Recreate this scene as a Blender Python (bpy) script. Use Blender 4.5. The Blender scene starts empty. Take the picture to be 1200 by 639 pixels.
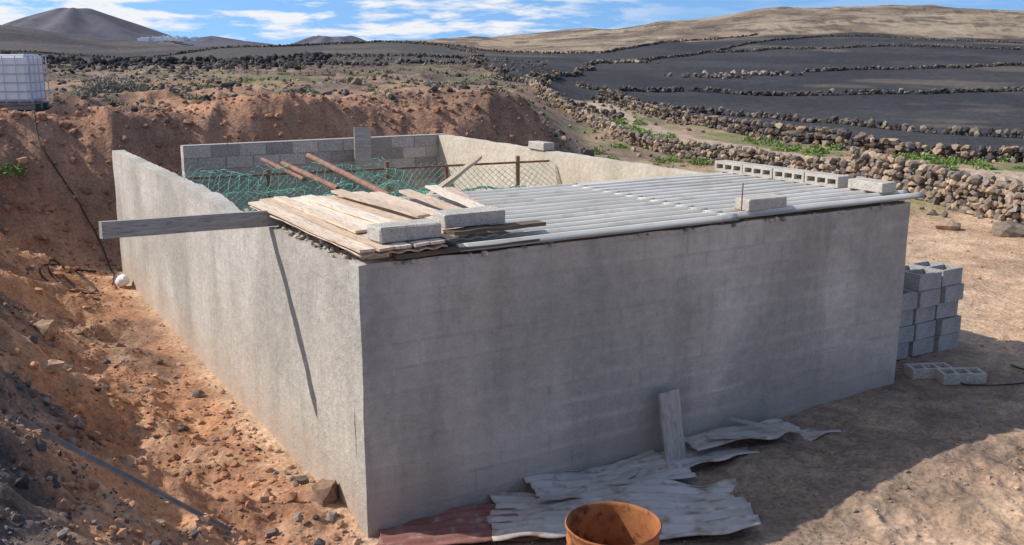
import bpy, bmesh, numpy as np, math, random
from mathutils import Vector, Matrix, noise as mnoise
random.seed(7); rng=np.random.default_rng(7)
scene=bpy.context.scene
CX,CY=-1.166,7.22
TH=math.atan2(.512,.859)
E1=(math.cos(TH),math.sin(TH));E2=(-E1[1],E1[0])
def sm(x,a,b):
    t=np.clip((x-a)/(b-a),0,1);return t*t*(3-2*t)
def BW(s,t,z=0): return (CX+s*E1[0]+t*E2[0],CY+s*E1[1]+t*E2[1],z)
# ---------------------------------------------------------------- noise
def _h(i,j,seed):
    n=(i.astype(np.int64)*374761393+j.astype(np.int64)*668265263+seed*1442695041)&0x7fffffff
    n=((n^(n>>13))*1274126177)&0x7fffffff
    n=n^(n>>16)
    return (n&0xffff)/65535.0
def vn(x,y,seed=0):
    i=np.floor(x);j=np.floor(y);fx=x-i;fy=y-j
    fx=fx*fx*fx*(fx*(fx*6-15)+10);fy=fy*fy*fy*(fy*(fy*6-15)+10)
    a=_h(i,j,seed);b=_h(i+1,j,seed);c=_h(i,j+1,seed);d=_h(i+1,j+1,seed)
    return (a*(1-fx)+b*fx)*(1-fy)+(c*(1-fx)+d*fx)*fy
def fbm(x,y,sc,oct=4,seed=0,g=.5):
    r=0;amp=1;tot=0;f=1./sc
    for k in range(oct):
        ca,sa=math.cos(k*1.1+.4),math.sin(k*1.1+.4)
        r=r+amp*vn((x*ca-y*sa)*f+17.3*k,(x*sa+y*ca)*f+5.1*k,seed+k);tot+=amp;amp*=g;f*=2.07
    return r/tot
def ridged(x,y,sc,oct=4,seed=0):
    r=0;amp=1;tot=0;f=1./sc
    for k in range(oct):
        ca,sa=math.cos(k*1.3+.2),math.sin(k*1.3+.2)
        r=r+amp*(1-np.abs(2*vn((x*ca-y*sa)*f+3.3*k,(x*sa+y*ca)*f+9.1*k,seed+k)-1));tot+=amp;amp*=.5;f*=2.1
    return r/tot
# ---------------------------------------------------------------- terrain height
AU=np.array([0,150,300,450,600,700,800,900,1000,1100,1200]);AC=(AU-600)/1145.
YR=np.array([15,25,35,50,75,110,150,200,300,450,700,1200,4000.])
T=np.array([
[2.3,2.3,2.3,2.3,1.2,.5,.4,.35,.35,.35,.35],
[2.4,2.4,2.4,2.4,2.0,.6,.45,.45,.45,.45,.45],
[2.4,2.4,2.4,2.4,2.0,.7,.5,.5,.5,.5,.5],
[2.4,2.4,2.4,2.4,2.2,.9,.6,.5,.5,.5,.5],
[2.6,2.6,2.6,2.7,2.6,1.5,1.1,.9,.9,.9,.9],
[3.3,2.8,3.0,3.4,3.2,2.6,2.4,2.3,2.3,2.3,2.3],
[4.0,3.6,5.1,5.4,4.2,4.2,4.2,4.3,4.3,4.2,4.1],
[5.0,4.2,5.5,6.6,5.5,6.3,7.0,7.5,7.7,7.4,7.0],
[8.0,5.5,5.0,6.0,9.1,11.,13.6,17,18.3,17.8,17.2],
[15.,9.0,5.0,5.0,8,11,14,17,20,20,18],
[25.,14,3.5,2.0,4,8,10,12,14,14,12],
[22.,12,2.0,0.0,0,0,0,0,0,0,0],
[0]*11])
def table(x,y):
    y_=np.maximum(y,1.0)
    a=np.clip(x/y_,AC[0],AC[-1]);ly=np.log(np.clip(y_,YR[0],YR[-1]))
    L=np.log(YR)
    i=np.clip(np.searchsorted(L,ly)-1,0,len(L)-2);j=np.clip(np.searchsorted(AC,a)-1,0,len(AC)-2)
    fy=(ly-L[i])/(L[i+1]-L[i]);fa=(a-AC[j])/(AC[j+1]-AC[j])
    fa=fa*fa*(3-2*fa)
    return (T[i,j]*(1-fa)+T[i,j+1]*fa)*(1-fy)+(T[i+1,j]*(1-fa)+T[i+1,j+1]*fa)*fy
def st(x,y):
    return (x-CX)*E1[0]+(y-CY)*E1[1],(x-CX)*E2[0]+(y-CY)*E2[1]
def Hn(x,y):
    x=np.asarray(x,float);y=np.asarray(y,float)
    s,t=st(x,y)
    wob=(fbm(x,y,2.2,3,11)-.5)
    right=.04+.2*sm(s,2,6.5)+np.zeros_like(x)
    left=2.15*sm(-s+wob*.9,.5,4.0)
    back=2.95*sm(t+wob*.8,11.5,13.9)-.45*sm(t,14.5,17.5)
    back=back*(1-sm(s+wob*1.5,9.0,12))
    nr=np.maximum(np.maximum(right,left),back)
    w=sm(y,20,30)
    z=nr*(1-w)+table(x,y)*w
    bank=sm(-s,.15,1.1)*(1-w)
    mound=sm(t,11.6,12.6)*(1-sm(s,11.5,14.5))*(1-sm(t,19,26))
    m=np.maximum(bank,mound)
    z=z+m*((ridged(x,y,1.5,4,3)-.55)*.55+(fbm(x,y,.35,3,5)-.5)*.14)
    z=z+mound*((fbm(x,y,3.2,3,31)-.45)*1.1)
    z=z+bank*(ridged(x,y,.14,2,8)-.5)*.035
    flat=1-m
    rough=1+2.2*sm(-t,.1,.6)*(1-sm(-t,2.2,3.2))*sm(s,2.6,4.0)*(1-sm(s,8.5,10))
    z=z+flat*(1-w)*((fbm(x,y,1.3,3,9)-.5)*.05+(fbm(x,y,.16,2,12)-.5)*.018*rough+(rough-1)*(ridged(x,y,.6,3,19)-.55)*.055)
    z=z+.16*np.exp(-(((x+1.75)/.45)**2+((y-7.7)/.5)**2))*(.5+fbm(x,y,.2,2,14))
    far=w
    a=x/np.maximum(y,1)
    plat=far*(1-sm(a,-.02,.09))*(1-sm(y,90,130))
    z=z+plat*((ridged(x,y,5,4,21)-.5)*.7)
    hill=sm(y,190,260)
    z=z+hill*(ridged(x,y,40,4,22)-.5)*3.0
    z=z+far*(1-plat)*(1-hill)*(fbm(x,y,14,2,24)-.5)*.4
    return z
def H(x,y): return float(Hn(np.array([x]),np.array([y]))[0])
def polydist(x,y,pts):
    d=np.full(x.shape,1e9)
    for (x0,y0),(x1,y1) in zip(pts[:-1],pts[1:]):
        dx,dy=x1-x0,y1-y0;l=dx*dx+dy*dy
        k=np.clip(((x-x0)*dx+(y-y0)*dy)/l,0,1)
        d=np.minimum(d,np.hypot(x-x0-k*dx,y-y0-k*dy))
    return d
PATH=[(4.4,60),(5.6,44),(6.8,37),(8.6,32.4),(10.8,29.8),(13.2,28.0),(17,26),(26,23.5)]
def lerp(c0,c1,m): return c0*(1-m[:,None])+c1*m[:,None]
def Cn(x,y):
    s,t=st(x,y);n=len(x)
    c=lambda *v: np.tile(np.array(v),(n,1))
    n1=fbm(x,y,1.6,4,41);n2=fbm(x,y,.25,3,42);n3=fbm(x,y,12,4,43);n4=fbm(x,y,3.5,4,44)
    tan=lerp(c(.60,.41,.265),c(.49,.32,.205),sm(n1,.35,.65))
    tan=lerp(tan,c(.37,.255,.175),sm(fbm(x,y,.8,4,50),.52,.74)*.6)
    fw_shade_soil=(1-sm(-t+(n1-.5)*1.6,1.6,2.9))*sm(-t,-1.2,0)*sm(s,0,.5)*(1-sm(s+(n1-.5)*2,7.6,9.6))
    tan=lerp(tan,lerp(c(.21,.15,.115),c(.31,.22,.16),sm(n2,.4,.62)),fw_shade_soil*.85)  # front wall's shade deepened in the soil colour, over dark mottled earth
    soil=lerp(c(.50,.26,.14),c(.37,.19,.11),sm(n1,.35,.65))
    soil=lerp(soil,c(.56,.35,.22),sm(n2,.50,.75)*.6)
    dark=lerp(c(.12,.093,.078),c(.23,.16,.12),sm(n2,.4,.65))
    left=sm(-s,.0,.35)
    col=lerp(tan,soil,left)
    gm=sm(-s+(n1-.5)*2.4,1.9,2.6)*(1-sm(y,11.5,16))
    gm=np.maximum(gm,sm(fbm(x,y,1.1,4,47),.58,.70)*left*.6*(1-sm(y,13,17)))
    col=lerp(col,dark,gm)
    md=sm(t,11.3,12.0)*(1-sm(s,11.5,13.5))
    red=lerp(c(.47,.245,.145),c(.33,.185,.12),sm(n4,.35,.65))
    col=lerp(col,red,md)
    w=sm(y+(n4-.5)*7,22,28)
    plat=lerp(c(.17,.125,.095),c(.27,.19,.135),sm(n3,.38,.62))
    plat=lerp(plat,c(.09,.075,.065),sm(n4,.5,.66)*.7)
    plat=lerp(plat,c(.36,.22,.14),sm(fbm(x,y,6,4,48),.52,.64)*(1-sm(y,45,60))*.8)
    plat=lerp(plat,c(.19,.21,.085),sm(fbm(x,y,5,4,49),.56,.70)*.5)
    a=x/np.maximum(y,1)
    lowr=lerp(c(.36,.25,.165),c(.24,.175,.125),sm(n4,.4,.62))
    lowr=lerp(lowr,c(.17,.21,.065),sm(fbm(x,y,1.6,4,52),.56,.66)*.65*(1-sm(y,60,75)))
    rg=sm(a+(n4-.5)*.05,.03,.08)
    beyond=lerp(plat,lowr,rg)
    lowr_mask=sm(s+(n1-.5)*2,13.5,16)*(1-sm(t,40,60))
    col=lerp(col,beyond,w)
    col=lerp(col,lowr,lowr_mask*(1-w)*sm(y,21,25))
    pd=polydist(x,y,PATH)
    col=lerp(col,lerp(c(.40,.30,.215),c(.50,.385,.28),n4),(1-sm(pd+(n1-.5)*.8,1.2,1.9)))
    lo=np.interp(a,[-.6,-.45,-.25,-.1,-.035,0,.043,.087,.13,.217,.289,.349,.438,.528,.8],[105,103,97,88,94,60,56,61,56,44.5,38.4,34.6,33,31.3,29])
    up=np.interp(a,[-.6,-.35,-.105,-.035,.035,.087,.14,.24,.36,.6],[112,150,200,165,155,152,188,207,204,192])
    fm=sm(y+(n4-.5)*3-lo,0,2.)*(1-sm(y+(n3-.5)*16-up,-3,3))
    ash=lerp(c(.047,.046,.050),c(.065,.062,.064),sm(n3,.35,.65))
    ash=lerp(ash,c(.12,.105,.095),(1-sm(a,-.06,.0))*.6)
    ash=lerp(ash,c(.16,.13,.10),sm(fbm(x,y,14,4,55),.64,.76)*.6)
    col=lerp(col,ash,fm)
    hm=sm(y+(n3-.5)*16-up,-3,4)
    hill=lerp(c(.34,.26,.18),c(.20,.15,.11),sm(fbm(x,y,30,5,57,.62),.40,.6))
    hill=lerp(hill,c(.085,.07,.06),sm(fbm(x,y,5,4,58,.65),.50,.62)*.75)
    hill=lerp(hill,c(.42,.33,.24),sm(fbm(x,y,18,4,59),.6,.7)*.4)
    dl=lerp(c(.12,.10,.095),c(.075,.066,.068),sm(fbm(x,y,60,4,60),.4,.6))
    hill=lerp(hill,dl,1-sm(a,-.16,-.08))
    col=lerp(col,hill,hm)
    col*= (0.85+.3*vn(x*9,y*9,70))[:,None]
    return col
# ---------------------------------------------------------------- materials
def newmat(name):
    m=bpy.data.materials.new(name);m.use_nodes=True
    nt=m.node_tree;b=nt.nodes['Principled BSDF'];return m,nt,b
def N(nt,typ,**kw):
    n=nt.nodes.new(typ)
    for k,v in kw.items():
        if k in n.inputs.keys(): n.inputs[k].default_value=v
        else: setattr(n,k,v)
    return n
def mixc(nt,fac,a,b,blend='MIX'):
    n=nt.nodes.new('ShaderNodeMix');n.data_type='RGBA';n.blend_type=blend
    for sock,v in ((n.inputs[0],fac),(n.inputs[6],a),(n.inputs[7],b)):
        if isinstance(v,(int,float)): sock.default_value=v
        elif isinstance(v,tuple): sock.default_value=(*v,1) if len(v)==3 else v
        else: nt.links.new(v,sock)
    return n.outputs[2]
def noise(nt,scale,detail=5,rough=.55,vec=None,dist=0):
    n=N(nt,'ShaderNodeTexNoise');n.inputs['Scale'].default_value=scale;n.inputs['Detail'].default_value=min(detail,4)
    n.inputs['Roughness'].default_value=rough;n.inputs['Distortion'].default_value=dist
    if vec is not None: nt.links.new(vec,n.inputs['Vector'])
    return n.outputs['Fac']
def ramp(nt,fac,p0,p1,c0=(0,0,0),c1=(1,1,1)):
    n=N(nt,'ShaderNodeValToRGB');e=n.color_ramp.elements
    e[0].position=p0;e[1].position=p1;e[0].color=(*c0,1);e[1].color=(*c1,1)
    nt.links.new(fac,n.inputs[0]);return n.outputs[0]
def math_(nt,op,a,b=None):
    n=N(nt,'ShaderNodeMath');n.operation=op
    for i,v in enumerate((a,b)):
        if v is None: continue
        if isinstance(v,(int,float)): n.inputs[i].default_value=v
        else: nt.links.new(v,n.inputs[i])
    return n.outputs[0]
def bump(nt,b,h,strength,dist,prev=None):
    n=N(nt,'ShaderNodeBump');n.inputs['Strength'].default_value=strength;n.inputs['Distance'].default_value=dist
    nt.links.new(h,n.inputs['Height'])
    if prev is not None: nt.links.new(prev,n.inputs['Normal'])
    nt.links.new(n.outputs[0],b.inputs['Normal']);return n.outputs[0]
def coord(nt,kind='Object',scale=None):
    t=N(nt,'ShaderNodeTexCoord').outputs[kind]
    if scale:
        m=N(nt,'ShaderNodeMapping');m.inputs['Scale'].default_value=scale
        nt.links.new(t,m.inputs[0]);return m.outputs[0]
    return t
def simple(name,c0,c1,scale=6,rough=.85,bs=.4,bd=.01,c2=None,s2=20,metal=0,stretch=None):
    m,nt,b=newmat(name);v=coord(nt,'Object',stretch)
    col=mixc(nt,ramp(nt,noise(nt,scale,6,.6,v),.35,.65),c0,c1)
    if c2: col=mixc(nt,ramp(nt,noise(nt,s2,5,.6,v),.52,.68),col,c2)
    nt.links.new(col,b.inputs['Base Color']);b.inputs['Roughness'].default_value=rough;b.inputs['Metallic'].default_value=metal
    b.inputs['Specular IOR Level'].default_value=.25
    if bs>.15: bump(nt,b,noise(nt,scale*6,6,.65,v),bs,bd)
    return m
def attrmat(name,sc,bs,bd,rough=1.0,detail2=None,simple_=False):
    m,nt,b=newmat(name)
    at=N(nt,'ShaderNodeAttribute');at.attribute_name='Col'
    b.inputs['Roughness'].default_value=rough
    b.inputs['Specular IOR Level'].default_value=.1
    v=coord(nt,'Object')
    h=noise(nt,sc,7,.7,v)
    f=ramp(nt,h,.3,.7,(.65,.65,.65),(1.32,1.32,1.32))
    col=mixc(nt,1.0,at.outputs['Color'],f,'MULTIPLY')
    if detail2:
        h2=noise(nt,detail2,6,.75,v)
        f2=ramp(nt,h2,.32,.68,(.74,.74,.74),(1.24,1.24,1.24))
        col=mixc(nt,1.0,col,f2,'MULTIPLY')
    nt.links.new(col,b.inputs['Base Color'])
    if not simple_:
        p=bump(nt,b,h,bs,bd)
        if detail2: bump(nt,b,h2,.5,.25/detail2*1.2,p)
    return m
M_ground=attrmat('ground_soil',22,.7,.03,1,1.1)
M_rock=attrmat('stone',14,.6,.02,1,None,True)
M_leaf,nt,b=newmat('leaf');at=N(nt,'ShaderNodeAttribute');at.attribute_name='Col';nt.links.new(at.outputs['Color'],b.inputs['Base Color']);b.inputs['Roughness'].default_value=.8
def concrete(name,c0,c1,dirt=(.27,.17,.11),courses=.35,stain=.5,patch=.45,joint=.15):
    m,nt,b=newmat(name);v=coord(nt,'Object')
    col=mixc(nt,ramp(nt,noise(nt,.9,5,.55,v,.4),.36,.64),c0,c1)
    d=(c0[0]*.66,c0[1]*.70,c0[2]*.71)
    col=mixc(nt,math_(nt,'MULTIPLY',ramp(nt,noise(nt,.55,4,.5,coord(nt,'Object',(1.3,1.3,.8)),.8),.44,.62),patch),col,d)
    sx=N(nt,'ShaderNodeSeparateXYZ');nt.links.new(v,sx.inputs[0])
    # bands where the coat is thin over each block course
    wz=math_(nt,'ADD',math_(nt,'MULTIPLY',sx.outputs[2],math.pi*2/.205),math_(nt,'MULTIPLY',noise(nt,2.2,3,.6,v),1.6))
    band=ramp(nt,math_(nt,'SINE',wz),.1,1.)
    n09=noise(nt,.9,4,.6,v)
    cf=math_(nt,'MULTIPLY',math_(nt,'MULTIPLY',band,courses),ramp(nt,n09,.42,.66))
    col=mixc(nt,cf,col,tuple(min(1,x*1.25) for x in c1))
    cx=N(nt,'ShaderNodeCombineXYZ');nt.links.new(math_(nt,'ADD',sx.outputs[0],sx.outputs[1]),cx.inputs[0]);nt.links.new(sx.outputs[2],cx.inputs[1])
    br=N(nt,'ShaderNodeTexBrick');nt.links.new(cx.outputs[0],br.inputs['Vector'])
    br.inputs['Scale'].default_value=1;br.inputs['Brick Width'].default_value=.5;br.inputs['Row Height'].default_value=.205
    br.inputs['Mortar Size'].default_value=.026;br.inputs['Mortar Smooth'].default_value=1.
    jf=math_(nt,'MULTIPLY',math_(nt,'MULTIPLY',br.outputs['Fac'],joint),ramp(nt,noise(nt,1.7,4,.6,v),.40,.62))
    col=mixc(nt,jf,col,tuple(x*.62 for x in c0))
    stn=ramp(nt,noise(nt,1,5,.6,coord(nt,'Object',(2.6,2.6,.3))),.50,.74)
    col=mixc(nt,math_(nt,'MULTIPLY',stn,stain),col,tuple(x*.6 for x in c0))
    h1=noise(nt,9,8,.72,v)
    col=mixc(nt,1.0,col,ramp(nt,h1,.3,.7,(.86,.86,.86),(1.12,1.12,1.11)),'MULTIPLY')
    h2=noise(nt,50,4,.7,v)
    col=mixc(nt,1.0,col,ramp(nt,h2,.3,.7,(.90,.90,.90),(1.08,1.08,1.08)),'MULTIPLY')
    mr=N(nt,'ShaderNodeMapRange');nt.links.new(sx.outputs[2],mr.inputs[0])
    mr.inputs[1].default_value=.1;mr.inputs[2].default_value=.6;mr.inputs[3].default_value=1;mr.inputs[4].default_value=0
    df=math_(nt,'MULTIPLY',mr.outputs[0],ramp(nt,h1,.3,.7))
    col=mixc(nt,math_(nt,'MULTIPLY',df,.75),col,dirt)
    nt.links.new(col,b.inputs['Base Color']);b.inputs['Roughness'].default_value=.95;b.inputs['Specular IOR Level'].default_value=.15
    p=bump(nt,b,h2,.45,.010)
    bump(nt,b,h1,.5,.035,p)
    return m
M_left=concrete('render_coat_grey',(.46,.412,.355),(.55,.50,.44),(.45,.29,.19),.15,.35,.5,.25)
M_front=concrete('render_coat_damp',(.46,.42,.365),(.56,.515,.455),(.33,.24,.185),.32,.5,.7,.36)
M_inner=concrete('render_coat_sandy',(.54,.46,.36),(.62,.54,.44),(.40,.26,.17),.2,.3)
M_block=simple('cinder_block',(.33,.32,.30),(.44,.42,.395),5,.95,.7,.015,(.24,.23,.22),45)
M_blockat=attrmat('cinder_block_wall',30,.8,.012)
M_blocklt=simple('pale_aggregate_block',(.42,.38,.325),(.54,.49,.42),8,.95,.8,.012,(.24,.215,.19),60)
M_mortar=simple('mortar',(.38,.35,.31),(.48,.44,.39),12,.95,.6,.01)
M_wood=simple('weathered_board',(.34,.31,.27),(.46,.425,.38),3,.85,.6,.006,(.24,.2,.16),9,0,(1,9,9))
M_wooddk=simple('old_dark_board',(.10,.075,.055),(.17,.125,.09),3,.85,.6,.006,None,9,0,(1,9,9))
M_beam=simple('sawn_timber',(.48,.37,.26),(.60,.48,.35),3,.8,.5,.006,(.3,.22,.15),8,0,(1,9,9))
M_tan=simple('pale_timber_sheet',(.56,.42,.30),(.70,.56,.43),1.6,.8,.35,.004,(.38,.27,.18),5,0,(1,3,3))
BOARDS=[simple('pine_board_a',(.60,.46,.33),(.74,.60,.46),2.5,.8,.35,.004,(.42,.3,.21),6,0,(9,1,9)),
 simple('pine_board_b',(.66,.54,.42),(.78,.67,.55),2.5,.8,.35,.004,(.46,.35,.26),6,0,(9,1,9)),
 simple('pine_board_c',(.50,.37,.26),(.64,.49,.36),2.5,.8,.35,.004,(.34,.24,.17),6,0,(9,1,9))]
def roofmat():
    m,nt,b=newmat('weathered_roof_sheet');v=coord(nt)
    col=mixc(nt,ramp(nt,noise(nt,1.2,4,.6,coord(nt,'Object',(.6,4,4))),.35,.65),(.58,.54,.47),(.75,.71,.63))
    sx=N(nt,'ShaderNodeSeparateXYZ');nt.links.new(v,sx.inputs[0])
    mr=N(nt,'ShaderNodeMapRange');nt.links.new(sx.outputs[2],mr.inputs[0]);mr.inputs[1].default_value=.034;mr.inputs[2].default_value=.012;mr.inputs[3].default_value=0;mr.inputs[4].default_value=1
    f=math_(nt,'MULTIPLY',mr.outputs[0],ramp(nt,noise(nt,2.5,4,.6,coord(nt,'Object',(.5,2,2))),.25,.7,(.65,.65,.65),(1,1,1)))
    col=mixc(nt,f,col,(.30,.25,.19))
    col=mixc(nt,math_(nt,'MULTIPLY',ramp(nt,noise(nt,3.,4,.6,v),.52,.7),.45),col,(.38,.29,.21))
    nt.links.new(col,b.inputs['Base Color']);b.inputs['Roughness'].default_value=.75;b.inputs['Specular IOR Level'].default_value=.15
    return m
M_white=roofmat()
M_oldsheet=simple('old_corrugated_sheet',(.38,.335,.30),(.55,.50,.455),2.2,.75,.4,.01,(.28,.19,.14),5,0,(1,2,2))
M_redsheet=simple('rusty_red_sheet',(.22,.085,.07),(.30,.14,.11),3,.8,.4,.006,(.36,.26,.21),7)
M_rust=simple('rust',(.26,.09,.038),(.42,.17,.06),5,.85,.5,.006,(.14,.055,.03),14)
M_rustpipe=simple('rusty_pipe',(.20,.10,.07),(.30,.17,.12),8,.8,.4,.004)
M_net=simple('green_netting',(.14,.36,.27),(.22,.47,.37),4,.6,.1,.001)
M_hose=simple('black_hose',(.03,.03,.03),(.05,.048,.045),6,.6,.1,.001)
M_plastic=simple('white_plastic',(.80,.81,.82),(.86,.86,.86),3,.35,.1,.002)
M_galv=simple('galvanised_tube',(.45,.46,.48),(.52,.53,.55),5,.4,.1,.001,None,9,.3)
M_metalbar=simple('weathered_bar',(.20,.185,.17),(.32,.30,.275),6,.7,.3,.002)
# ---------------------------------------------------------------- mesh helpers
def link(o,parent=None):
    scene.collection.objects.link(o)
    if parent: o.parent=parent
    return o
def empty(name,loc=(0,0,0),rz=0):
    e=bpy.data.objects.new(name,None);e.location=loc;e.rotation_euler=(0,0,rz);e.empty_display_size=.2
    return link(e)
def mesh_np(name,V,F,mat,col=None,smooth=False,parent=None):
    V=np.asarray(V,np.float32);F=np.asarray(F,np.int32);k=F.shape[1]
    me=bpy.data.meshes.new(name)
    me.vertices.add(len(V));me.vertices.foreach_set('co',V.ravel())
    me.loops.add(F.size);me.loops.foreach_set('vertex_index',F.ravel())
    me.polygons.add(len(F));me.polygons.foreach_set('loop_start',np.arange(0,F.size,k,dtype=np.int32))
    try: me.polygons.foreach_set('loop_total',np.full(len(F),k,np.int32))
    except Exception: pass
    me.polygons.foreach_set('use_smooth',np.full(len(F),smooth))
    me.update(calc_edges=True)
    if col is not None:
        at=me.color_attributes.new('Col','FLOAT_COLOR','POINT')
        at.data.foreach_set('color',np.concatenate([col,np.ones((len(col),1))],1).astype(np.float32).ravel())
    me.materials.append(mat)
    return link(bpy.data.objects.new(name,me),parent)
def boxes(name,L,mat,parent=None,loc=None,rot=None,bev=0,jit=0):
    bm=bmesh.new()
    for B in L:
        c=B[:3];s=B[3:6];r=B[6:9] if len(B)>6 else (0,0,0)
        Mx=Matrix.Translation(c)@(Matrix.Rotation(r[2],4,'Z')@Matrix.Rotation(r[1],4,'Y')@Matrix.Rotation(r[0],4,'X'))@Matrix.Diagonal((*s,1))
        bmesh.ops.create_cube(bm,size=1,matrix=Mx)
    if bev: bmesh.ops.bevel(bm,geom=bm.edges[:],offset=bev,segments=1,affect='EDGES',clamp_overlap=True)
    if jit:
        for v in bm.verts: v.co+=Vector([random.uniform(-jit,jit) for _ in range(3)])
    me=bpy.data.meshes.new(name);bm.to_mesh(me);bm.free();me.materials.append(mat)
    o=bpy.data.objects.new(name,me)
    if loc: o.location=loc
    if rot: o.rotation_euler=rot
    return link(o,parent)
def board(name,L,Wd,Th,mat,parent=None,loc=(0,0,0),rot=(0,0,0),seed=0,bow=.012,axis='x'):
    n=16;bm=bmesh.new();rings=[]
    for i in range(n+1):
        q=i/n-.5;x=q*L
        dz=bow*(mnoise.noise(Vector((q*3+seed,seed,0)))*2+ (q*q-.1)*2);dy=bow*.6*mnoise.noise(Vector((q*4,seed,5)))
        w=Wd/2*(1+.05*mnoise.noise(Vector((q*11,seed,8))))
        ch=.03*mnoise.noise(Vector((seed*3,q*9,2))) if i in(0,n) else 0
        tw=.03*mnoise.noise(Vector((q*2,seed,9)))
        r=[]
        for (yy,zz) in ((-w,-Th/2),(w,-Th/2),(w,Th/2),(-w,Th/2)):
            co=(x+ch*(1 if yy>0 else -.6),yy+dy,zz+dz+yy*tw)
            if axis=='y': co=(-co[1],co[0],co[2])
            r.append(bm.verts.new(co))
        rings.append(r)
    for a,b_ in zip(rings[:-1],rings[1:]):
        for k in range(4): bm.faces.new((a[k],a[(k+1)%4],b_[(k+1)%4],b_[k]))
    bm.faces.new(rings[0][::-1]);bm.faces.new(rings[-1])
    bmesh.ops.recalc_face_normals(bm,faces=bm.faces)
    me=bpy.data.meshes.new(name);bm.to_mesh(me);bm.free();me.materials.append(mat)
    o=bpy.data.objects.new(name,me);o.location=loc;o.rotation_euler=rot;return link(o,parent)
def tube(name,pts,r,mat,parent=None,seg=8,smooth=True,poly=True):
    cu=bpy.data.curves.new(name,'CURVE');cu.dimensions='3D';cu.bevel_depth=r;cu.bevel_resolution=3 if seg>6 else 1;cu.use_fill_caps=True
    sp=cu.splines.new('POLY' if poly else 'NURBS');sp.points.add(len(pts)-1)
    for q,pt in zip(sp.points,pts): q.co=(*pt,1)
    if not poly: sp.use_endpoint_u=True;sp.order_u=4
    cu.materials.append(mat)
    return link(bpy.data.objects.new(name,cu),parent)
def rockwall_slab(name,x0,x1,y0,y1,z0,z1,mat,parent,res=.12,amp=.012,top=.03,topfn=None,seed=0):
    bm=bmesh.new();bmesh.ops.create_cube(bm,size=1,matrix=Matrix.Translation(((x0+x1)/2,(y0+y1)/2,(z0+z1)/2))@Matrix.Diagonal((x1-x0,y1-y0,z1-z0,1)))
    for ax,(a,b_) in enumerate(((x0,x1),(y0,y1),(z0,z1))):
        n=int((b_-a)/res)
        if b_-a<.5: n=3
        for k in range(1,n):
            co=[0,0,0];no=[0,0,0];co[ax]=a+(b_-a)*k/n;no[ax]=1
            bmesh.ops.bisect_plane(bm,geom=bm.verts[:]+bm.edges[:]+bm.faces[:],plane_co=co,plane_no=no)
    for v in bm.verts:
        c=v.co.copy();q=Vector((c.x*1.7+seed,c.y*1.7,c.z*1.7))
        n=mnoise.noise(q)+.5*mnoise.noise(q*3.1)
        f=(c.z-z0)/(z1-z0)
        if abs(c.x-x0)<1e-4 or abs(c.x-x1)<1e-4: v.co.x+=n*amp
        if abs(c.y-y0)<1e-4 or abs(c.y-y1)<1e-4: v.co.y+=mnoise.noise(q+Vector((9,9,9)))*amp*1.4
        if f>.99:
            l=c.x+c.y
            v.co.z+=top*(mnoise.noise(Vector((l*2.3+seed,seed,0)))*.7+mnoise.noise(Vector((l*9,seed,3)))*.5)
            if topfn: v.co.z+=topfn(c)
    for f in bm.faces: f.smooth=True
    me=bpy.data.meshes.new(name);bm.to_mesh(me);bm.free();me.set_sharp_from_angle(angle=math.radians(35));me.materials.append(mat)
    return link(bpy.data.objects.new(name,me),parent)
def ico(lvl):
    bm=bmesh.new();bmesh.ops.create_icosphere(bm,subdivisions=lvl,radius=1)
    V=np.array([v.co[:] for v in bm.verts]);F=np.array([[v.index for v in f.verts] for f in bm.faces]);bm.free();return V,F
ICO={1:ico(1),2:ico(2),3:ico(3)}
def rocks(name,P,S,C,lvl=1,flat=.75,parent=None,mat=None,bury=.3):
    P=np.asarray(P,float);S=np.asarray(S,float);C=np.asarray(C,float)
    V0,F0=ICO[lvl];nv=len(V0);Vs=[];Fs=[];Cs=[];off=0
    variants=[]
    for k in range(9):
        V=V0.copy()
        for _ in range(7):
            d=rng.normal(size=3);d/=np.linalg.norm(d);h=rng.uniform(.5,.85)
            pr=V@d;ex=np.clip(pr-h,0,None);V=V-ex[:,None]*d*.9
        V=V*(1+.12*rng.normal(size=(nv,1))*(1 if lvl<3 else .25));variants.append(V)
    idx=rng.integers(0,9,len(P))
    for k in range(9):
        sel=np.where(idx==k)[0]
        if len(sel)==0: continue
        n=len(sel)
        sc=np.stack([rng.uniform(.75,1.3,n),rng.uniform(.7,1.1,n),rng.uniform(.55,1.0,n)*flat/.75],1)*S[sel][:,None]*.5
        V=variants[k][None]*sc[:,None,:]
        q=rng.uniform(-.5,.5,n);cq,sq=np.cos(q)[:,None],np.sin(q)[:,None]
        y=V[:,:,1]*cq-V[:,:,2]*sq;z=V[:,:,1]*sq+V[:,:,2]*cq
        th=rng.uniform(0,6.28,n);c_,s_=np.cos(th)[:,None],np.sin(th)[:,None]
        x=V[:,:,0]*c_-y*s_;y2=V[:,:,0]*s_+y*c_
        W=np.stack([x,y2,z],2)+P[sel][:,None,:]
        W[:,:,2]+=(S[sel]*.5*(flat*.6-bury))[:,None]
        Vs.append(W.reshape(-1,3));Fs.append((F0[None]+(np.arange(n)*nv)[:,None,None]).reshape(-1,3)+off)
        Cs.append(np.repeat(C[sel],nv,0));off+=n*nv
    return mesh_np(name,np.concatenate(Vs),np.concatenate(Fs),mat or M_rock,np.concatenate(Cs),False,parent)
def pal(n,cols,var=.25):
    cols=np.array(cols);c=cols[rng.integers(0,len(cols),n)]
    return c*(1+var*rng.uniform(-1,1,(n,1)))
DARK=[(.08,.072,.068),(.11,.095,.088),(.06,.055,.053)]
BROWN=[(.27,.185,.125),(.33,.24,.165),(.2,.145,.105),(.17,.14,.12)]
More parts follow.
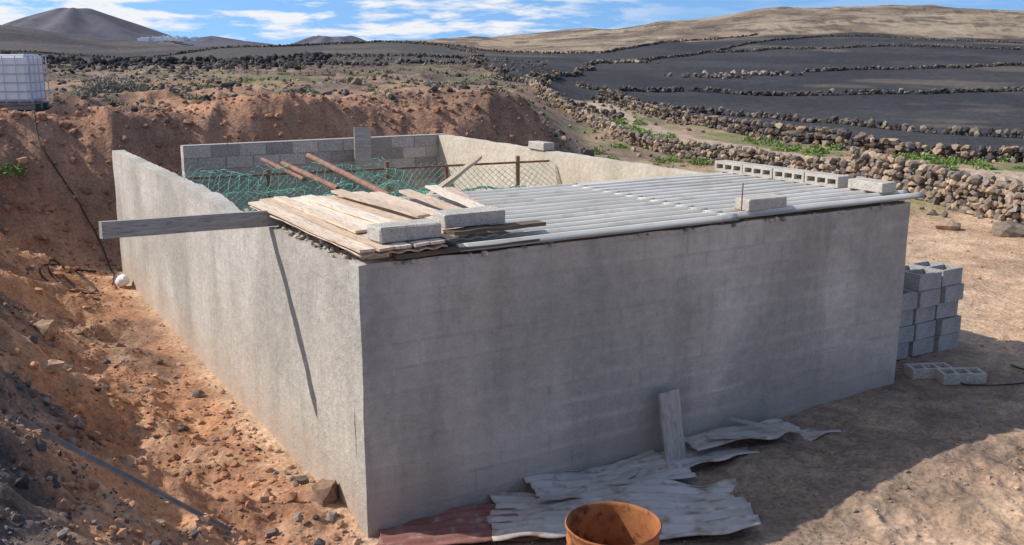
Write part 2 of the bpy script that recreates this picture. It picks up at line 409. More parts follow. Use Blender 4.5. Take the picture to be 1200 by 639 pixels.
TANR=[(.42,.31,.215),(.34,.255,.18),(.25,.195,.155),(.30,.23,.175),(.19,.16,.14)]
# ---------------------------------------------------------------- GROUND
fr=np.linspace(math.radians(-33),math.radians(33),620)
sd=np.linspace(math.radians(33),math.radians(327),80)[1:-1]
ang=np.concatenate([fr,sd])
r1=[.02];
while r1[-1]<4.5: r1.append(r1[-1]*1.07+.03)
while r1[-1]<30: r1.append(r1[-1]*1.0058)
while r1[-1]<420: r1.append(r1[-1]*1.011)
while r1[-1]<9000: r1.append(r1[-1]*1.05)
R=np.array(r1)
X=(np.sin(ang)[None,:]*R[:,None]);Y=(np.cos(ang)[None,:]*R[:,None])
xf,yf=X.ravel(),Y.ravel()
Z=Hn(xf,yf)
Z=np.where(yf<3,np.where(yf<0,1.2+0*Z,Z),Z)
nr_,na=len(R),len(ang)
i=np.arange(nr_-1)[:,None]*na;j=np.arange(na)[None,:];j2=(j+1)%na
F=np.stack([i+j,i+na+j,i+na+j2,i+j2],2).reshape(-1,4)[:, ::-1]
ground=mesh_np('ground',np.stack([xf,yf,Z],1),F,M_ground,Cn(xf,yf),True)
# ---------------------------------------------------------------- distant hills
M_far=simple('distant_hill_slope',(.095,.092,.112),(.13,.118,.132),.006,1,.3,4,(.075,.073,.095),.02)  # distance haze is put into the bluish base colour
def hill(name,cx,cy,h,rx,ry,sharp,seed,topflat=0,gl=.25):
    n,m=90,40;V=[];F=[]
    for a in range(n):
        th=a/n*2*math.pi
        for k in range(m+1):
            q=k/m
            hh=h*((1-q)**sharp) if not topflat else h*min(1,((1-q)/(1-topflat))**sharp)
            gully=1+.16*math.sin(th*9+seed)*q*(1-q)*2+gl*(mnoise.noise(Vector((math.cos(th)*2.5+seed,math.sin(th)*2.5,q*2))))
            V.append((cx+math.cos(th)*rx*q,cy+math.sin(th)*ry*q,hh*(1-(1-gully)*min(1,q*2.5))-4*(q>.99)*3))
    for a in range(n):
        for k in range(m):
            F.append((a*(m+1)+k,a*(m+1)+k+1,((a+1)%n)*(m+1)+k+1,((a+1)%n)*(m+1)+k))
    return mesh_np(name,V,F,M_far,None,True)
hill('volcano_hill',-1085,2500,118,400,400,1.2,1,.09,.10)
hill('distant_hill',-640,1900,35,420,300,1.3,2)
hill('distant_hill',-900,3000,62,430,400,1.2,3)
hill('distant_hill',-520,2900,57,200,300,.9,4,.3,.1)
hill('distant_hill',-150,2900,42,500,300,1.1,5)
L=[]
for k in range(26):
    x=-640+rng.uniform(-60,45);y=1880+rng.uniform(-40,30)
    w,d,h=rng.uniform(7,13),rng.uniform(7,10),rng.uniform(3,6)
    L.append((x,y,33+h/2-abs(x+640)*.05,w,d,h+3));L.append((x+w*.2,y,33+h+1.5-abs(x+640)*.05,w*.4,d*.6,2.2))
boxes('white_village',L,simple('whitewash',(.75,.75,.74),(.8,.8,.79),.1))
# ---------------------------------------------------------------- field walls
FW=[[(10.1,117.3),(20.8,134.6),(34.1,159.3),(47.0,183.7),(61.4,200.1),(72.8,198.6),(79.2,185.5),(95,178)],
[(30.8,105.3),(43.7,110.6),(51.6,113.5),(61.0,118.4),(75,122)],
[(1.1,62.8),(4.4,86.2),(10.1,117.3)],
[(5.2,76.0),(7.5,72.1),(13.1,76.0),(17.4,74.5),(22.8,75.3),(31.2,75.3),(40.6,78.3),(50,80)],
[(5.2,60.5),(9.2,59.0),(14.1,54.2),(18.4,46.9),(21.2,40.5),(26,38)],
[(-5.2,134.7),(-3.4,99.5),(0.0,59.9),(2.4,55.5),(4.6,52.8),(5.3,47.1)],
[(-51,140),(-45,150),(-33,152),(-24,185),(-12.5,175),(-5.2,140)],
[(-27,122),(-15,116),(-5,118)],
[(-31,97),(-15,88),(-4.3,92)],
[(-21,200),(-6,162),(5.5,150),(13,150),(27,186),(50,205)],
[(28,150),(45,158),(62,165),(85,160)],
[(-110,190),(-80,170),(-51,140)]]
def polysample(pts,step):
    out=[]
    for (x0,y0),(x1,y1) in zip(pts[:-1],pts[1:]):
        l=math.hypot(x1-x0,y1-y0);n=max(1,int(l/step))
        for k in range(n):
            q=k/n;out.append((x0+(x1-x0)*q,y0+(y1-y0)*q,-(y1-y0)/l,(x1-x0)/l))
    return np.array(out)
def drywall(name,pts,h,w,rs,cols,step=.2,layers=3,lvl=1,scatter=0,wander=2.2):
    s_=polysample(pts,step);P=[];S=[]
    wx=(fbm(s_[:,0],s_[:,1],7,3,77)-.5)*wander*min(1,h*1.5)
    base=s_[:,:2]+s_[:,2:]*wx[:,None]
    hv=h*(.55+.8*fbm(s_[:,0],s_[:,1],3.5,3,78))
    for L_ in range(layers):
        for side in ((-1,0,1) if w>.6 else ((-.6,.6) if w>.3 else (0,))):
            q=base+s_[:,2:]*(side*w*.5*(1-.45*L_/layers))+rng.normal(0,rs*.18,(len(base),2))
            g=Hn(q[:,0],q[:,1])
            z=g+hv*(L_+.1)/layers
            keep=rng.uniform(size=len(q))<(.97 if L_<layers-1 else .75)
            P.append(np.column_stack([q,z])[keep]);S.append(rng.uniform(.6,1.4,keep.sum())*rs)
    if scatter:
        k=rng.integers(0,len(base),scatter);q=base[k]+rng.normal(0,w*1.6,(scatter,2))
        P.append(np.column_stack([q,Hn(q[:,0],q[:,1])]));S.append(rng.uniform(.3,1.1,scatter)*rs)
    P=np.concatenate(P);S=np.concatenate(S)
    return rocks(name,P,S,pal(len(P),cols),lvl,.8,bury=.1)
for k,pts in enumerate(FW):
    big=.34
    drywall('dry_stone_wall',pts,.36,.25,big,[(.06,.053,.05),(.085,.072,.065),(.15,.12,.095),(.22,.175,.135)],big*.7,2,1,0,6)
for hx,hy in ((19,95),(13.5,120),(25,100)):
    m=60;q=rng.normal(0,1,(m,2))*np.array([1.8,1.2])+np.array([hx,hy])
    rocks('field_stone_heap',np.column_stack([q,Hn(q[:,0],q[:,1])+.1]),rng.uniform(.3,.8,m),pal(m,DARK+TANR[2:]),1)
WA=[(1.2,60),(1.5,50),(3.4,44.5),(4.3,35.5),(5.6,32.2),(7.65,29.0),(9.36,26.5)]
WA2=[(9.36,26.5),(10.6,23.8),(11.3,21.6),(12.2,19.4),(13.5,16.5)]
WB=[(5.6,64.8),(7.9,55.9),(10.1,43.8),(11.3,38.2),(12.6,34.6),(14.8,32.9),(17.5,31.2),(22,29.5),(30,28)]
drywall('dry_stone_wall',WA,.5,.4,.24,TANR+BROWN[2:],.17,4,1,250,1.2)
drywall('dry_stone_wall',WA2,.85,.45,.24,TANR,.15,6,1,120,1.0)
drywall('dry_stone_wall',WB,.6,.7,.30,DARK+BROWN+[(.14,.12,.11)],.24,3,1,260)
drywall('lava_rock_rubble',[(-90,104),(-57,103),(-35,108),(-20,112)],.7,3.0,.85,DARK,.8,2,1,400)
drywall('lava_rock_rubble',[(-60,84),(-35,80),(-18,86)],.2,3.5,.6,DARK,1.2,1,1,400)
rb=[(9.3,20.5,.55),(10.25,19.8,.6),(9.7,22.3,.35),(8.6,21.5,.2),(10.8,19.0,.4)]
rocks('boulders',[(x,y,H(x,y)) for x,y,_ in rb],[r for *_,r in rb],pal(len(rb),TANR),2)
# ---------------------------------------------------------------- scattered stones
n=11500
Yv=np.exp(rng.uniform(math.log(19.5),math.log(120),n));a=rng.uniform(-.75,.11,n);xx=a*Yv
ss,tt=st(xx,Yv);cl=fbm(xx,Yv,4,3,91)
kp=((tt>14.5)|(ss<-3)|(ss>10))&(rng.uniform(size=n)<(sm(cl,.3,.65)+.15))&((a<.04)|(Yv<34));xx,Yv=xx[kp],Yv[kp]
sz=np.exp(rng.normal(math.log(.13),.5,len(xx)))*(Yv/35)**.45;sz=np.clip(sz,.05,.75)
rocks('lava_stone_scatter',np.column_stack([xx,Yv,Hn(xx,Yv)]),sz,pal(len(xx),DARK+BROWN+[(.14,.115,.10)]*2),1)
n=5200
s_=rng.uniform(-4,14,n);t_=rng.uniform(11.4,18,n);x=CX+s_*E1[0]+t_*E2[0];y=CY+s_*E1[1]+t_*E2[1]
rocks('soil_mound_clods',np.column_stack([x,y,Hn(x,y)]),np.clip(np.exp(rng.normal(math.log(.07),.55,n)),.03,.4),Cn(x,y)*rng.uniform(.65,1.25,(n,1)),1)
n=16000
Yv=np.exp(rng.uniform(math.log(4.3),math.log(19),n));a=rng.uniform(-.65,.0,n);x=a*Yv
ss,tt=st(x,Yv);kp=(ss<-.08);x,Yv,ss=x[kp],Yv[kp],ss[kp]
cl=fbm(x,Yv,.9,3,95)
kp=rng.uniform(size=len(x))<sm(cl,.3,.6)*.9+.15;x,Yv,ss=x[kp],Yv[kp],ss[kp];n=len(x)
c=Cn(x,Yv)*rng.uniform(.7,1.3,(n,1));g=rng.uniform(size=n)<.18+.4*sm(-ss,1.5,2.5)
c[g]=pal(g.sum(),[(.17,.145,.13),(.23,.2,.18),(.12,.105,.1),(.28,.21,.17),(.08,.07,.066)])
sz=np.clip(np.exp(rng.normal(math.log(.034),.6,n)),.012,.2)*(Yv/9)**.35
rocks('bank_stones',np.column_stack([x,Yv,Hn(x,Yv)]),sz,c,1)
br=[(-1.62,7.72,.27),(-1.85,7.95,.17),(-1.5,7.45,.15),(-2.1,7.6,.12),(-1.95,7.2,.14),(-2.3,8.3,.1),(-2.6,7.9,.13),(-3.4,8.2,.16),(-4.6,9.3,.22),(-4.9,10.1,.3),(-5.6,11.2,.35),(-3.1,6.6,.12),(-6.2,12.4,.3),(-2.9,9.5,.12),(-3.6,10.6,.16)]
rocks('bank_boulders',[(x,y,H(x,y)) for x,y,_ in br],[r for *_,r in br],pal(len(br),[(.42,.27,.175),(.32,.21,.145),(.22,.17,.14)]),2)
n=5500
Yv=np.exp(rng.uniform(math.log(5.5),math.log(28),n));a=rng.uniform(-.05,.75,n);x=a*Yv
ss,tt=st(x,Yv);kp=((tt<-.05)|(ss>6.6))&(rng.uniform(size=n)<.35+.65*(1-sm(-tt,2,3.2)));x,Yv=x[kp],Yv[kp];n=len(x)
sz=np.clip(np.exp(rng.normal(math.log(.02),.55,n)),.008,.10)*(Yv/9)**.3
rocks('ground_pebbles',np.column_stack([x,Yv,Hn(x,Yv)]),sz,Cn(x,Yv)*rng.uniform(.6,1.3,(n,1)),1)
# ---------------------------------------------------------------- plants
def tufts(name,P,Rr,nb,col,h=1.0,leaf=.25,var=.35):
    V=[];C=[]
    P=np.asarray(P,float);n=len(P)
    for k in range(n):
        r=Rr[k];m=nb
        d=rng.normal(size=(m,3));d[:,2]=np.abs(d[:,2]);d/=np.linalg.norm(d,axis=1)[:,None]
        q=rng.uniform(.25,1,(m,1))**.5
        c=P[k]+d*q*np.array([r,r,r*h])*(0.75+.5*rng.uniform(size=(m,1)))
        u=rng.normal(size=(m,3));u/=np.linalg.norm(u,axis=1)[:,None];w=np.cross(u,rng.normal(size=(m,3)));w/=np.linalg.norm(w,axis=1)[:,None]+1e-6
        l=r*leaf*rng.uniform(.6,1.3,(m,1))
        V.append(np.stack([c-u*l,c+w*l*.35,c+u*l,c-w*l*.35],1).reshape(-1,3))
        cc=np.array(col)*(1+var*rng.uniform(-1,1,(m,1)));C.append(np.repeat(cc,4,0))
    V=np.concatenate(V);C=np.concatenate(C)
    return mesh_np(name,V,np.arange(len(V)).reshape(-1,4),M_leaf,C)
def gp(x,y,dz=0): return (x,y,H(x,y)+dz)
tufts('dry_shrub',[gp(-11.2,27.0,.1),gp(-10.6,27.3,.1),gp(-11.8,27.4,0)],[.6,.55,.45],1800,(.26,.235,.18),.95,.09)
tufts('green_shrub',[gp(-9.4,17.2),gp(-9.0,17.5),gp(-9.3,16.7)],[.28,.25,.22],500,(.14,.21,.05),1,.14)
pp=[];rr=[]
for cx,cy,sx_,sy_,m in ((5.0,38,.8,5,44),(6.0,32.5,.8,2.0,26),(12.6,31.6,1.6,.9,44),(16.5,29.0,2.5,.9,36),(10.2,35,1.0,2,20),(4.0,30,1.2,3,14)):
    for k in range(m):
        x=cx+rng.normal()*sx_;y=cy+rng.normal()*sy_;pp.append(gp(x,y,-.03));rr.append(rng.uniform(.10,.38))
tufts('green_weeds',pp,rr,140,(.16,.24,.05),.7,.2)
pp=[];rr=[]
for k in range(420):
    y=math.exp(rng.uniform(math.log(21),math.log(85)));x=rng.uniform(-.62,.04)*y
    if st(x,y)[1]<15: continue
    pp.append(gp(x,y,-.03));rr.append(rng.uniform(.1,.3)*(y/35)**.4)
tufts('scrub_plants',pp,rr,60,(.15,.165,.08),.7,.25)
# ---------------------------------------------------------------- BUILDING
bld=empty('block_wall_enclosure',(CX,CY,0),TH)
W,Lg,Ht,th=6.41,11.06,2.3,.2
rockwall_slab('front_wall',0,W,0,th,-.35,Ht,M_front,bld,.11,.010,.03,None,3)
rockwall_slab('left_wall',0.002,th,th+.002,Lg+.2,-.35,Ht-.01,M_left,bld,.11,.016,.03,lambda c:-.10*float(sm(c.y,2.9,3.1))*(1-float(sm(c.y,3.3,5))) -.03,5)
rockwall_slab('right_wall',W-th,W-.002,th+.002,Lg-.002,-.35,Ht-.01,M_inner,bld,.13,.012,.02,None,7)
bm=bmesh.new();lay=bm.verts.layers.float_color.new('Col')
for r in range(11):
    z=-.05+r*.213
    x=1.15-(.25 if r%2 else 0)
    while x<W-.02:
        x0=max(x,1.15);x1=min(x+.49,W-.01)
        if x1-x0>.08:
            res=bmesh.ops.create_cube(bm,size=1,matrix=Matrix.Translation(((x0+x1)/2,Lg+.1+random.uniform(-.006,.006),z+.1))@Matrix.Diagonal((x1-x0-.012,.2,.2,1)))
            g=random.uniform(.75,1.2);c=(.40*g,.37*g,.335*g,1) if random.random()>.12 else (.54,.48,.41,1)
            for v in res['verts']: v[lay]=c
        x+=.502
me=bpy.data.meshes.new('back_wall');bm.to_mesh(me);bm.free();me.materials.append(M_blockat)
link(bpy.data.objects.new('back_wall',me),bld)
boxes('back_wall_mortar',[((1.15+W)/2,Lg+.1,1.12,W-1.17,.18,2.36)],M_mortar,bld)
P=[];S=[]
for k in range(190):
    if rng.uniform()<.45: q=(rng.uniform(.02,.18),rng.uniform(0.1,3.4),Ht-.03)
    else: q=(rng.uniform(.3,W),rng.uniform(-.02,.12),Ht-.015)
    P.append(q);S.append(rng.uniform(.03,.09))
rocks('wall_top_mortar_lumps',P,S,pal(len(P),[(.44,.39,.34),(.34,.3,.27),(.5,.45,.39)]),1,.7,parent=bld)
def sheet(name,L,Wd,pitch,amp,mat,prof='sin',warp=.01,seed=0,nx=40,thick=.006,parent=None,ragged=0):
    per=10;ny=int(Wd/pitch*per);V=[];F=[]
    for i in range(nx+1):
        for j in range(ny+1):
            x=L*i/nx;y=Wd*j/ny;ph=(y/pitch)%1
            if prof=='sin': z=amp*.5*math.sin(ph*2*math.pi)
            else: z=amp*float(np.interp(ph,[0,.08,.2,.34,.46,1],[0,0,1,1,0,0]))
            z+=warp*(mnoise.noise(Vector((x*1.1+seed,y*1.1,seed)))*1.6+mnoise.noise(Vector((x*3+seed,y*3,seed)))*.5)
            xr=x
            if ragged:
                e=mnoise.noise(Vector((seed,y*4,1)))*ragged
                if i==0: xr-=e
                if i==nx: xr+=mnoise.noise(Vector((seed+5,y*4,1)))*ragged*1.6
                yo=mnoise.noise(Vector((x*3,seed+7,1)))*ragged*(1 if j in(0,ny) else 0)
                y+=yo
            V.append((xr,y,z))
    for i in range(nx):
        for j in range(ny):
            a=i*(ny+1)+j;F.append((a,a+ny+1,a+ny+2,a+1))
    o=mesh_np(name,V,F,mat,None,True,parent)
    md=o.modifiers.new('s','SOLIDIFY');md.thickness=thick;md.offset=0
    return o
o=sheet('roof_sheet_a',3.0,2.75,.205,.05,M_white,'trap',.004,1,30,parent=bld);o.location=(.85,-.05,Ht+.035)
o=sheet('roof_sheet_b',2.95,2.7,.205,.05,M_white,'trap',.004,2,30,parent=bld);o.location=(3.65,-.03,Ht+.048);o.rotation_euler=(0,0,-.004)
for k,(s0,t0,l,w_,rz,dz) in enumerate(((.74,-.04,2.9,.74,0,0.088),(1.44,.12,2.8,.72,-.02,.098))):
    o=sheet('pale_sheet_%d'%k,l,w_,.15,.016,M_tan,'sin',.008,10+k,30,.010,parent=bld,ragged=.02)
    o.location=(s0,t0,Ht+dz);o.rotation_euler=(0,0,math.pi/2+rz)
bd=[(.05,1.40,2.95,.125,.0,0),(.20,1.43,3.0,.135,.006,0),(.355,1.38,2.9,.13,-.006,0),(.51,1.42,2.95,.135,.004,0),(.665,1.40,2.9,.13,-.008,0),
(.82,1.45,2.8,.135,.006,0),(.975,1.5,2.7,.13,-.01,0),(1.14,1.6,2.5,.13,-.02,0),(1.30,1.68,2.3,.12,-.03,0),
(1.18,1.75,2.0,.12,.07,1),(1.50,1.60,2.1,.13,-.09,1),(1.72,1.65,1.9,.12,-.17,2),(.60,1.75,2.1,.12,.03,1),(.28,1.7,2.3,.11,-.02,1),(.92,1.8,1.9,.12,.05,2),(1.9,1.80,1.7,.10,-.25,1)]
for k,(s0,t0,l,w_,rz,lv) in enumerate(bd):
    board('loose_board_%d'%k,l,w_,.022,BOARDS[(k*2+k//3)%3],bld,(s0,t0,Ht+.122+.030*lv+.003*(k%3)),(0,random.uniform(-.05,.05),rz),k*3.1,.006,'y')
board('edge_board_0',1.3,.14,.035,M_wooddk,bld,(.95,.03,Ht+.045),(0,0,.01),2,.006)
board('edge_board_1',.9,.15,.03,M_wooddk,bld,(1.30,.16,Ht+.158),(0,0,.03),5,.006)
boxes('roof_purlin',[(W/2,2.5,Ht-.07,W-.42,.08,.12),(W/2,1.3,Ht-.07,W-.42,.08,.12)],M_wooddk,bld)
# ---------------------------------------------------------------- loose concrete blocks
def block_boxes(L=.5,Wd=.25,Hh=.2,cells=3,wall=.035):
    B=[(0,Wd/2-wall/2,0,L,wall,Hh),(0,-Wd/2+wall/2,0,L,wall,Hh)]
    for k in range(cells+1):
        x=-L/2+wall/2+(L-wall)*k/cells
        B.append((x,0,0,wall,Wd-2*wall,Hh))
    return B
def hollow(name,s,t,z,rz=0,rx=0,ry=0,Hh=.2,Wd=.25,cells=3,mat=None,parent=None,world=False,L=.5):
    loc=(s,t,z) if world or parent else BW(s,t,z)
    return boxes(name,block_boxes(L,Wd,Hh,cells),mat or M_block,parent,loc,(rx,ry,rz+(0 if parent else TH)))
def solid(name,s,t,z,L,Wd,Hh,rz,mat):
    o=boxes(name,[(0,0,0,L,Wd,Hh)],mat,None,BW(s,t,z),(0,0,TH+rz),.010,.004);return o
ztop=Ht+.15
solid('concrete_block',.47,.17,ztop+.055,.54,.24,.12,.02,M_blocklt)
solid('concrete_block',1.12,.30,ztop+.09,.56,.24,.12,-.03,M_blocklt)
solid('concrete_block',4.27,.10,Ht+.15,.52,.2,.11,.03,M_blocklt)
for k in range(4):
    hollow('hollow_block',W-.18+random.uniform(-.015,.015),2.55-.515*k,Ht+.155,math.pi/2+random.uniform(-.03,.03),math.pi/2,0,.2,.13,3,M_blocklt)
solid('concrete_block',W-.16,.40,Ht+.155,.5,.22,.11,math.pi/2-.06,M_blocklt)
solid('concrete_block',W-.12,7.3,Ht+.06,.5,.22,.13,math.pi/2,M_blocklt)
stk=empty('concrete_block_stack',BW(7.66,1.0,H(*BW(7.45,1.0)[:2])),TH)
for r in range(5):
    for k in range(3):
        for d in range(2):
            if r==4 and (k==0 and d==0): continue
            if r==4 and d==1 and k==2: continue
            hollow('block_%d_%d_%d'%(r,k,d),-.55+k*.44+random.uniform(-.03,.03)+(0.03 if r%2 else 0),-.27+d*.52+random.uniform(-.03,.03),.11+r*.207,math.pi/2+random.uniform(-.06,.06),0,0,.2,.39,2,None,stk)
for (s,t,rz,rx) in ((6.98,-.02,-.42,.0),(7.12,-.33,-.48,.05)):
    w=BW(s,t);hollow('hollow_block',s,t,H(w[0],w[1])+.06,rz,rx,0,.12,.22,3,M_blocklt)
# ---------------------------------------------------------------- planks
board('timber_plank',2.15,.045,.15,M_wood,None,BW(-.42,2.24,Ht+.06),(0.02,0.012,TH+.02),4,.004)
lb=board('leaning_board',.78,.23,.028,M_wood,None,(1.50,8.55,H(1.47,8.58)+.355),(0,0,0),6,.008)
lb.rotation_euler=(Matrix.Rotation(TH,4,'Z')@Matrix.Rotation(math.radians(76),4,'X')@Matrix.Rotation(math.radians(88),4,'Z')).to_euler()
boxes('leaning_board',[(0,0,0,.34,.03,1.6)],M_wood,None,BW(4.45,10.78,1.72),(math.radians(-8),.05,TH),.004)
def gsheet(name,x,y,rz,L,Wd,pitch,amp,mat,warp,seed,dz=.05,tilt=(0,0),rag=.06):
    o=sheet(name,L,Wd,pitch,amp,mat,'sin',warp,seed,40,.006,ragged=rag)
    o.location=(x,y,H(x+.3,y+.3)+dz);o.rotation_euler=(tilt[0],tilt[1],rz);return o
gsheet('corrugated_sheet',-.15,7.02,.06,2.15,.85,.12,.028,M_oldsheet,.06,3,.07,(0.03,-.01),.10)
gsheet('corrugated_sheet',.25,7.62,.36,1.5,.5,.12,.028,M_oldsheet,.05,8,.14,(0.02,.03),.09)
gsheet('corrugated_sheet',1.55,8.28,.50,2.1,.42,.14,.012,M_oldsheet,.06,13,.06,(0,0),.12)
gsheet('corrugated_sheet',1.75,8.55,.42,1.2,.32,.14,.01,M_oldsheet,.04,15,.13,(.03,0),.10)
gsheet('corrugated_sheet',.95,8.05,.7,.75,.3,.14,.01,M_oldsheet,.04,25,.10,(.05,0),.12)
gsheet('rusty_corrugated_sheet',-1.0,6.85,.25,1.35,.62,.12,.022,M_redsheet,.03,19,.06,(0,0))
board('broken_lath',.75,.05,.02,M_wood,None,(2.5,8.95,H(2.5,8.95)+.17),(0,0,-.5),11)
board('broken_lath',.6,.06,.02,M_wood,None,(2.15,8.75,H(2.15,8.75)+.18),(0,0.03,.1),12)
board('broken_lath',.5,.04,.02,M_wood,None,(.35,7.55,H(.35,7.55)+.2),(0,0.03,.5),13)
# ---------------------------------------------------------------- oil drum
def lathe(name,prof,seg,mat,loc,parent=None,amp=0):
    V=[];F=[];m=len(prof)
    for a in range(seg):
        t=a/seg*2*math.pi
        for (r,z) in prof:
            d=1+amp*mnoise.noise(Vector((math.cos(t)*1.5,math.sin(t)*1.5,z*3)))
            V.append((r*d*math.cos(t),r*d*math.sin(t),z))
    for a in range(seg):
        b_=(a+1)%seg
        for k in range(m-1): F.append((a*m+k,b_*m+k,b_*m+k+1,a*m+k+1))
    o=mesh_np(name,V,F,mat,None,True,parent);o.location=loc;o.data.set_sharp_from_angle(angle=math.radians(40));return o
prof=[(.0,.02),(.285,.02),(.295,0),(.305,.01),(.298,.03)]
for z in np.linspace(.05,.85,60):
    r=.293+.012*math.exp(-((z-.3)/.012)**2)+.012*math.exp(-((z-.6)/.012)**2)+.003*math.sin(z*90)*(z>.65);prof.append((r,float(z)))
prof+=[(.298,.865),(.306,.875),(.307,.888),(.300,.895),(.292,.888),(.288,.87),(.286,.6),(.284,.06),(0,.055)]
lathe('rusty_oil_drum',prof,72,M_rust,(.645,5.70,H(.6,5.66)+.025),None,.02)
# ---------------------------------------------------------------- caged water tank
tz=H(-10.0,19.8)-.05
ibc=empty('water_tank_caged',(-10.02,19.7,tz),.12)
boxes('tank_body',[(0,0,.62,1.1,.92,.92)],M_plastic,ibc,bev=.06)
boxes('pallet',[(0,-.4,.07,1.2,.1,.1),(0,0,.07,1.2,.1,.1),(0,.4,.07,1.2,.1,.1),(0,0,.135,1.2,1.0,.025)],M_metalbar,ibc)
for k in range(6):
    z=.2+k*.17
    tube('cage_ring_%d'%k,[(-.59,-.49,z),(.59,-.49,z),(.59,.49,z),(-.59,.49,z),(-.59,-.49,z)],.009,M_galv,ibc)
for k in range(6):
    x=-.59+1.18*k/5
    for y in(-.505,.505): tube('cage_bar',[(x,y,.15),(x,y,1.06)],.009,M_galv,ibc)
for k in range(5):
    y=-.49+.98*k/4
    for x in(-.605,.605): tube('cage_bar',[(x,y,.15),(x,y,1.06)],.009,M_galv,ibc)
lathe('tank_cap',[(0,1.14),(.1,1.14),(.11,1.08)],24,M_hose,(0,0,0),ibc)
# ---------------------------------------------------------------- hoses, jug, bar
def gtube(name,pts,r,mat,dz=.02,n=60):
    P=[]
    pts=[Vector((*p,0)) for p in pts]
    for k in range(n+1):
        q=k/n*(len(pts)-1);i=min(int(q),len(pts)-2);f=q-i
        p0=pts[max(i-1,0)];p1=pts[i];p2=pts[i+1];p3=pts[min(i+2,len(pts)-1)]
        v=.5*((2*p1)+(p2-p0)*f+(2*p0-5*p1+4*p2-p3)*f*f+(3*p1-p0-3*p2+p3)*f**3)
        P.append((v.x,v.y,H(v.x,v.y)+dz))
    z=[p[2] for p in P];
    for _ in range(2): z=[(z[max(i-1,0)]+z[i]+z[min(i+1,len(z)-1)])/3 for i in range(len(z))]
    return tube(name,[(p[0],p[1],zz+.012) for p,zz in zip(P,z)],r,mat)
gtube('water_hose',[(-9.3,19.2),(-8.8,18.2),(-8.25,17.9),(-7.55,17.5),(-7.1,16.9),(-6.75,16.0)],.013,M_hose)
gtube('water_hose',[(-7.4,16.9),(-7.9,16.6),(-7.7,15.8),(-7.1,15.4),(-6.9,15.7),(-7.4,16.2),(-7.8,16.0),(-7.5,15.2),(-6.6,15.1)],.015,M_hose)
gtube('water_hose',[(-7.7,15.9),(-7.2,15.7),(-6.7,15.5)],.014,M_rustpipe)
gtube('electric_cable',[(4.9,10.95),(5.1,10.45),(5.7,10.3),(6.1,10.6),(5.9,11.0)],.008,M_hose,.005)
jug=lathe('plastic_jug',[(0,0),(.09,0),(.1,.02),(.1,.19),(.08,.24),(.03,.27),(.03,.31),(0,.31)],24,M_plastic,gp(-6.62,16.05,.08));jug.rotation_euler=(1.2,0,.6)
a0=Vector(gp(-3.3,6.25,.08));a1=Vector(gp(-2.25,6.95,.05))
dv=a1-a0;bar=boxes('metal_angle_bar',[(0,0,0,dv.length*1.1,.035,.005),(0,.018,.015,dv.length*1.1,.005,.03)],M_metalbar,None,(a0+a1)/2,None)
bar.rotation_euler=(0,-math.atan2(dv.z,math.hypot(dv.x,dv.y)),math.atan2(dv.y,dv.x))
for s,t in ((3.95,.04),(1.9,10.9)):
    w=BW(s,t);tube('rebar',[(w[0],w[1],Ht-.1),(w[0]+.005,w[1],Ht+.37)],.007,M_rustpipe)
# ---------------------------------------------------------------- net frame and net
fr_=empty('pipe_frame',(CX,CY,0),TH)
tube('rail',[(.25,7.75,2.12),(6.1,6.75,2.16)],.018,M_rustpipe,fr_)
tube('rail',[(.25,4.7,2.02),(4.0,4.5,2.02)],.022,M_rustpipe,fr_)
for s,t,h in ((3.4,7.23,2.25),(4.35,7.06,2.14),(5.55,6.85,2.26),(1.6,7.53,2.2),(1.5,4.64,2.05),(3.6,4.52,2.05)):
    tube('post',[(s,t,0),(s,t,h)],.028 if h<2.2 else .035,M_rustpipe,fr_)
def net(name,fn,nu,nv,th_=.010):
    V=[];F=[]
    for i in range(nu+1):
        for j in range(nv+1): V.append(fn(i/nu,j/nv))
    idx=lambda i,j:i*(nv+1)+j
    for i in range(1,nu,1):
        for j in range(1,nv,1):
            if (i+j)%2==1: F.append((idx(i-1,j),idx(i,j-1),idx(i+1,j),idx(i,j+1)))
    me=bpy.data.meshes.new(name);me.from_pydata(V,[],F);me.materials.append(M_net)
    o=bpy.data.objects.new(name,me);link(o)
    md=o.modifiers.new('w','WIREFRAME');md.thickness=th_;md.use_even_offset=False;md.use_replace=True
    return o
def f1(u,v):
    s=.3+5.9*u;t=7.75-1.0*u
    sag=.10*math.sin(u*math.pi*3)**2-.06*(1-u)
    z=2.2-sag-(1-v)*(.98-.1*math.sin(u*9))
    t-=.12*math.sin(u*34+v*2)*(1-v)+.35*(1-v)*mnoise.noise(Vector((u*6,v,0)))
    return BW(s,t,z)
net('green_mesh_net',f1,110,18)
def f2(u,v):
    s=.3+3.3*u+.5*v+.4*mnoise.noise(Vector((v*5,0,1)));t=7.6-3.6*v
    z=2.2-.30*math.sin(v*math.pi)*(1+.3*math.sin(u*7))+.22*mnoise.noise(Vector((u*9,v*9,2)))
    return BW(s,t,z)
net('green_mesh_net',f2,46,44)
def f3(u,v):
    s=.35+2.6*u+.25*math.sin(v*5);t=6.6-.3*v-.5*u
    z=1.45+.95*v+.12*mnoise.noise(Vector((u*7,v*4,8)))-.25*u
    t+=.25*mnoise.noise(Vector((u*8,v*5,4)))
    return BW(s,t,z)
net('green_mesh_net',f3,40,14)
def wpipe(name,p,q,r,mat): return tube(name,[p,q],r,mat)
wpipe('rusty_pipe',(-3.5,14.85,2.26),(-2.3,12.8,2.14),.04,M_rustpipe)
wpipe('rusty_pipe',(-3.3,15.8,2.28),(-1.55,12.35,2.1),.045,M_rustpipe)
wpipe('rusty_pipe',(-4.0,15.6,2.24),(-3.0,14.0,2.12),.035,M_rustpipe)
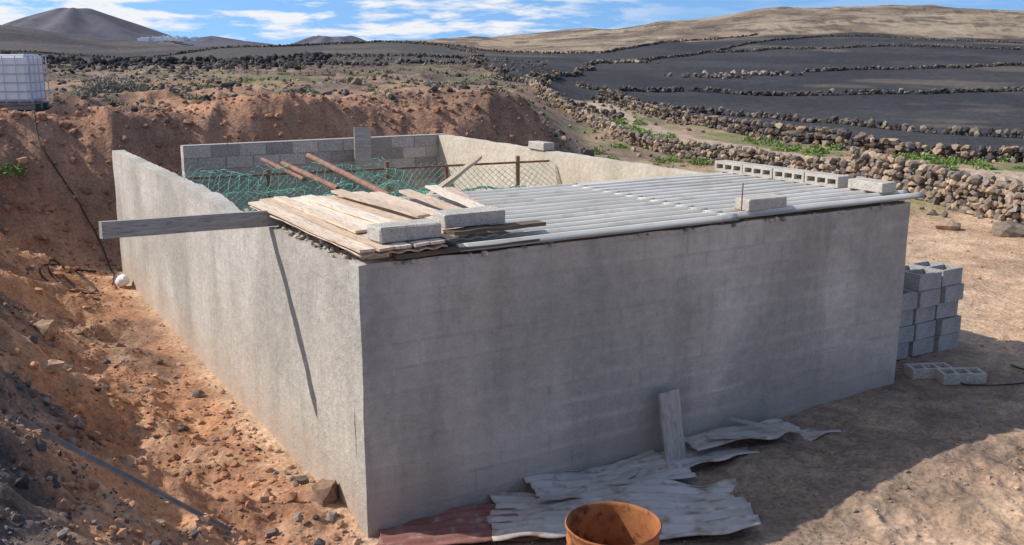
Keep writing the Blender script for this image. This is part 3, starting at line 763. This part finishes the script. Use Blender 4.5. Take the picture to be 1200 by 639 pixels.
p0=Vector(BW(1.9,2.7,2.36));p1=Vector(BW(4.9,7.0,2.24));dv=p1-p0
board('timber_beam',dv.length*1.08,.07,.05,M_beam,None,(p0+p1)/2,(0,-math.atan2(dv.z,math.hypot(dv.x,dv.y)),math.atan2(dv.y,dv.x)),3,.01)
# ---------------------------------------------------------------- light, world, camera
Ld=Vector((1.766,-.188,-1.50)).normalized()
sun=bpy.data.lights.new('sun','SUN');sun.energy=4.8;sun.angle=math.radians(.5);sun.color=(1,.955,.89)
so=bpy.data.objects.new('sun',sun);so.rotation_euler=Ld.to_track_quat('-Z','Y').to_euler();link(so)
w=bpy.data.worlds.new('World');scene.world=w;w.use_nodes=True;nt=w.node_tree
bg=nt.nodes['Background'];bg.inputs['Strength'].default_value=.15
sky=nt.nodes.new('ShaderNodeTexSky');sky.sky_type='NISHITA';sky.sun_disc=False
sky.sun_elevation=math.radians(40.2);sky.sun_rotation=math.radians(276.1);sky.altitude=200;sky.dust_density=1.0;sky.ozone_density=1.5
tc=nt.nodes.new('ShaderNodeTexCoord')
va=nt.nodes.new('ShaderNodeVectorMath');va.operation='ADD';va.inputs[1].default_value=(0,0,.16);nt.links.new(tc.outputs['Generated'],va.inputs[0])
vnm=nt.nodes.new('ShaderNodeVectorMath');vnm.operation='NORMALIZE';nt.links.new(va.outputs[0],vnm.inputs[0]);nt.links.new(vnm.outputs[0],sky.inputs[0])
mp=nt.nodes.new('ShaderNodeMapping');mp.inputs['Scale'].default_value=(7,7,42);mp.inputs['Location'].default_value=(1.3,.4,.2);nt.links.new(tc.outputs['Generated'],mp.inputs[0])
cf=noise(nt,1.9,4,.6,mp.outputs[0],.3)
cr=ramp(nt,cf,.45,.58)
sx=N(nt,'ShaderNodeSeparateXYZ');nt.links.new(tc.outputs['Generated'],sx.inputs[0])
mr=N(nt,'ShaderNodeMapRange');nt.links.new(sx.outputs[0],mr.inputs[0]);mr.inputs[1].default_value=0;mr.inputs[2].default_value=.17;mr.inputs[3].default_value=.95;mr.inputs[4].default_value=.12
cl=math_(nt,'MULTIPLY',cr,mr.outputs[0])  # clouds also fill the unseen sky behind the camera, added to brighten shaded walls
skyc=mixc(nt,1.0,sky.outputs[0],(.72,.96,1.20),'MULTIPLY')
col=mixc(nt,cl,skyc,(6.1,6.15,6.3))
nt.links.new(col,bg.inputs['Color'])
cam=bpy.data.cameras.new('camera');cam.sensor_width=36;cam.lens=34.2;cam.clip_end=20000;cam.clip_start=.05
co=bpy.data.objects.new('camera',cam);co.location=(0,0,3.86);co.rotation_euler=(math.radians(90-12.56),0,0);link(co);scene.camera=co
scene.view_settings.view_transform='Standard';scene.view_settings.look='None';scene.view_settings.exposure=0
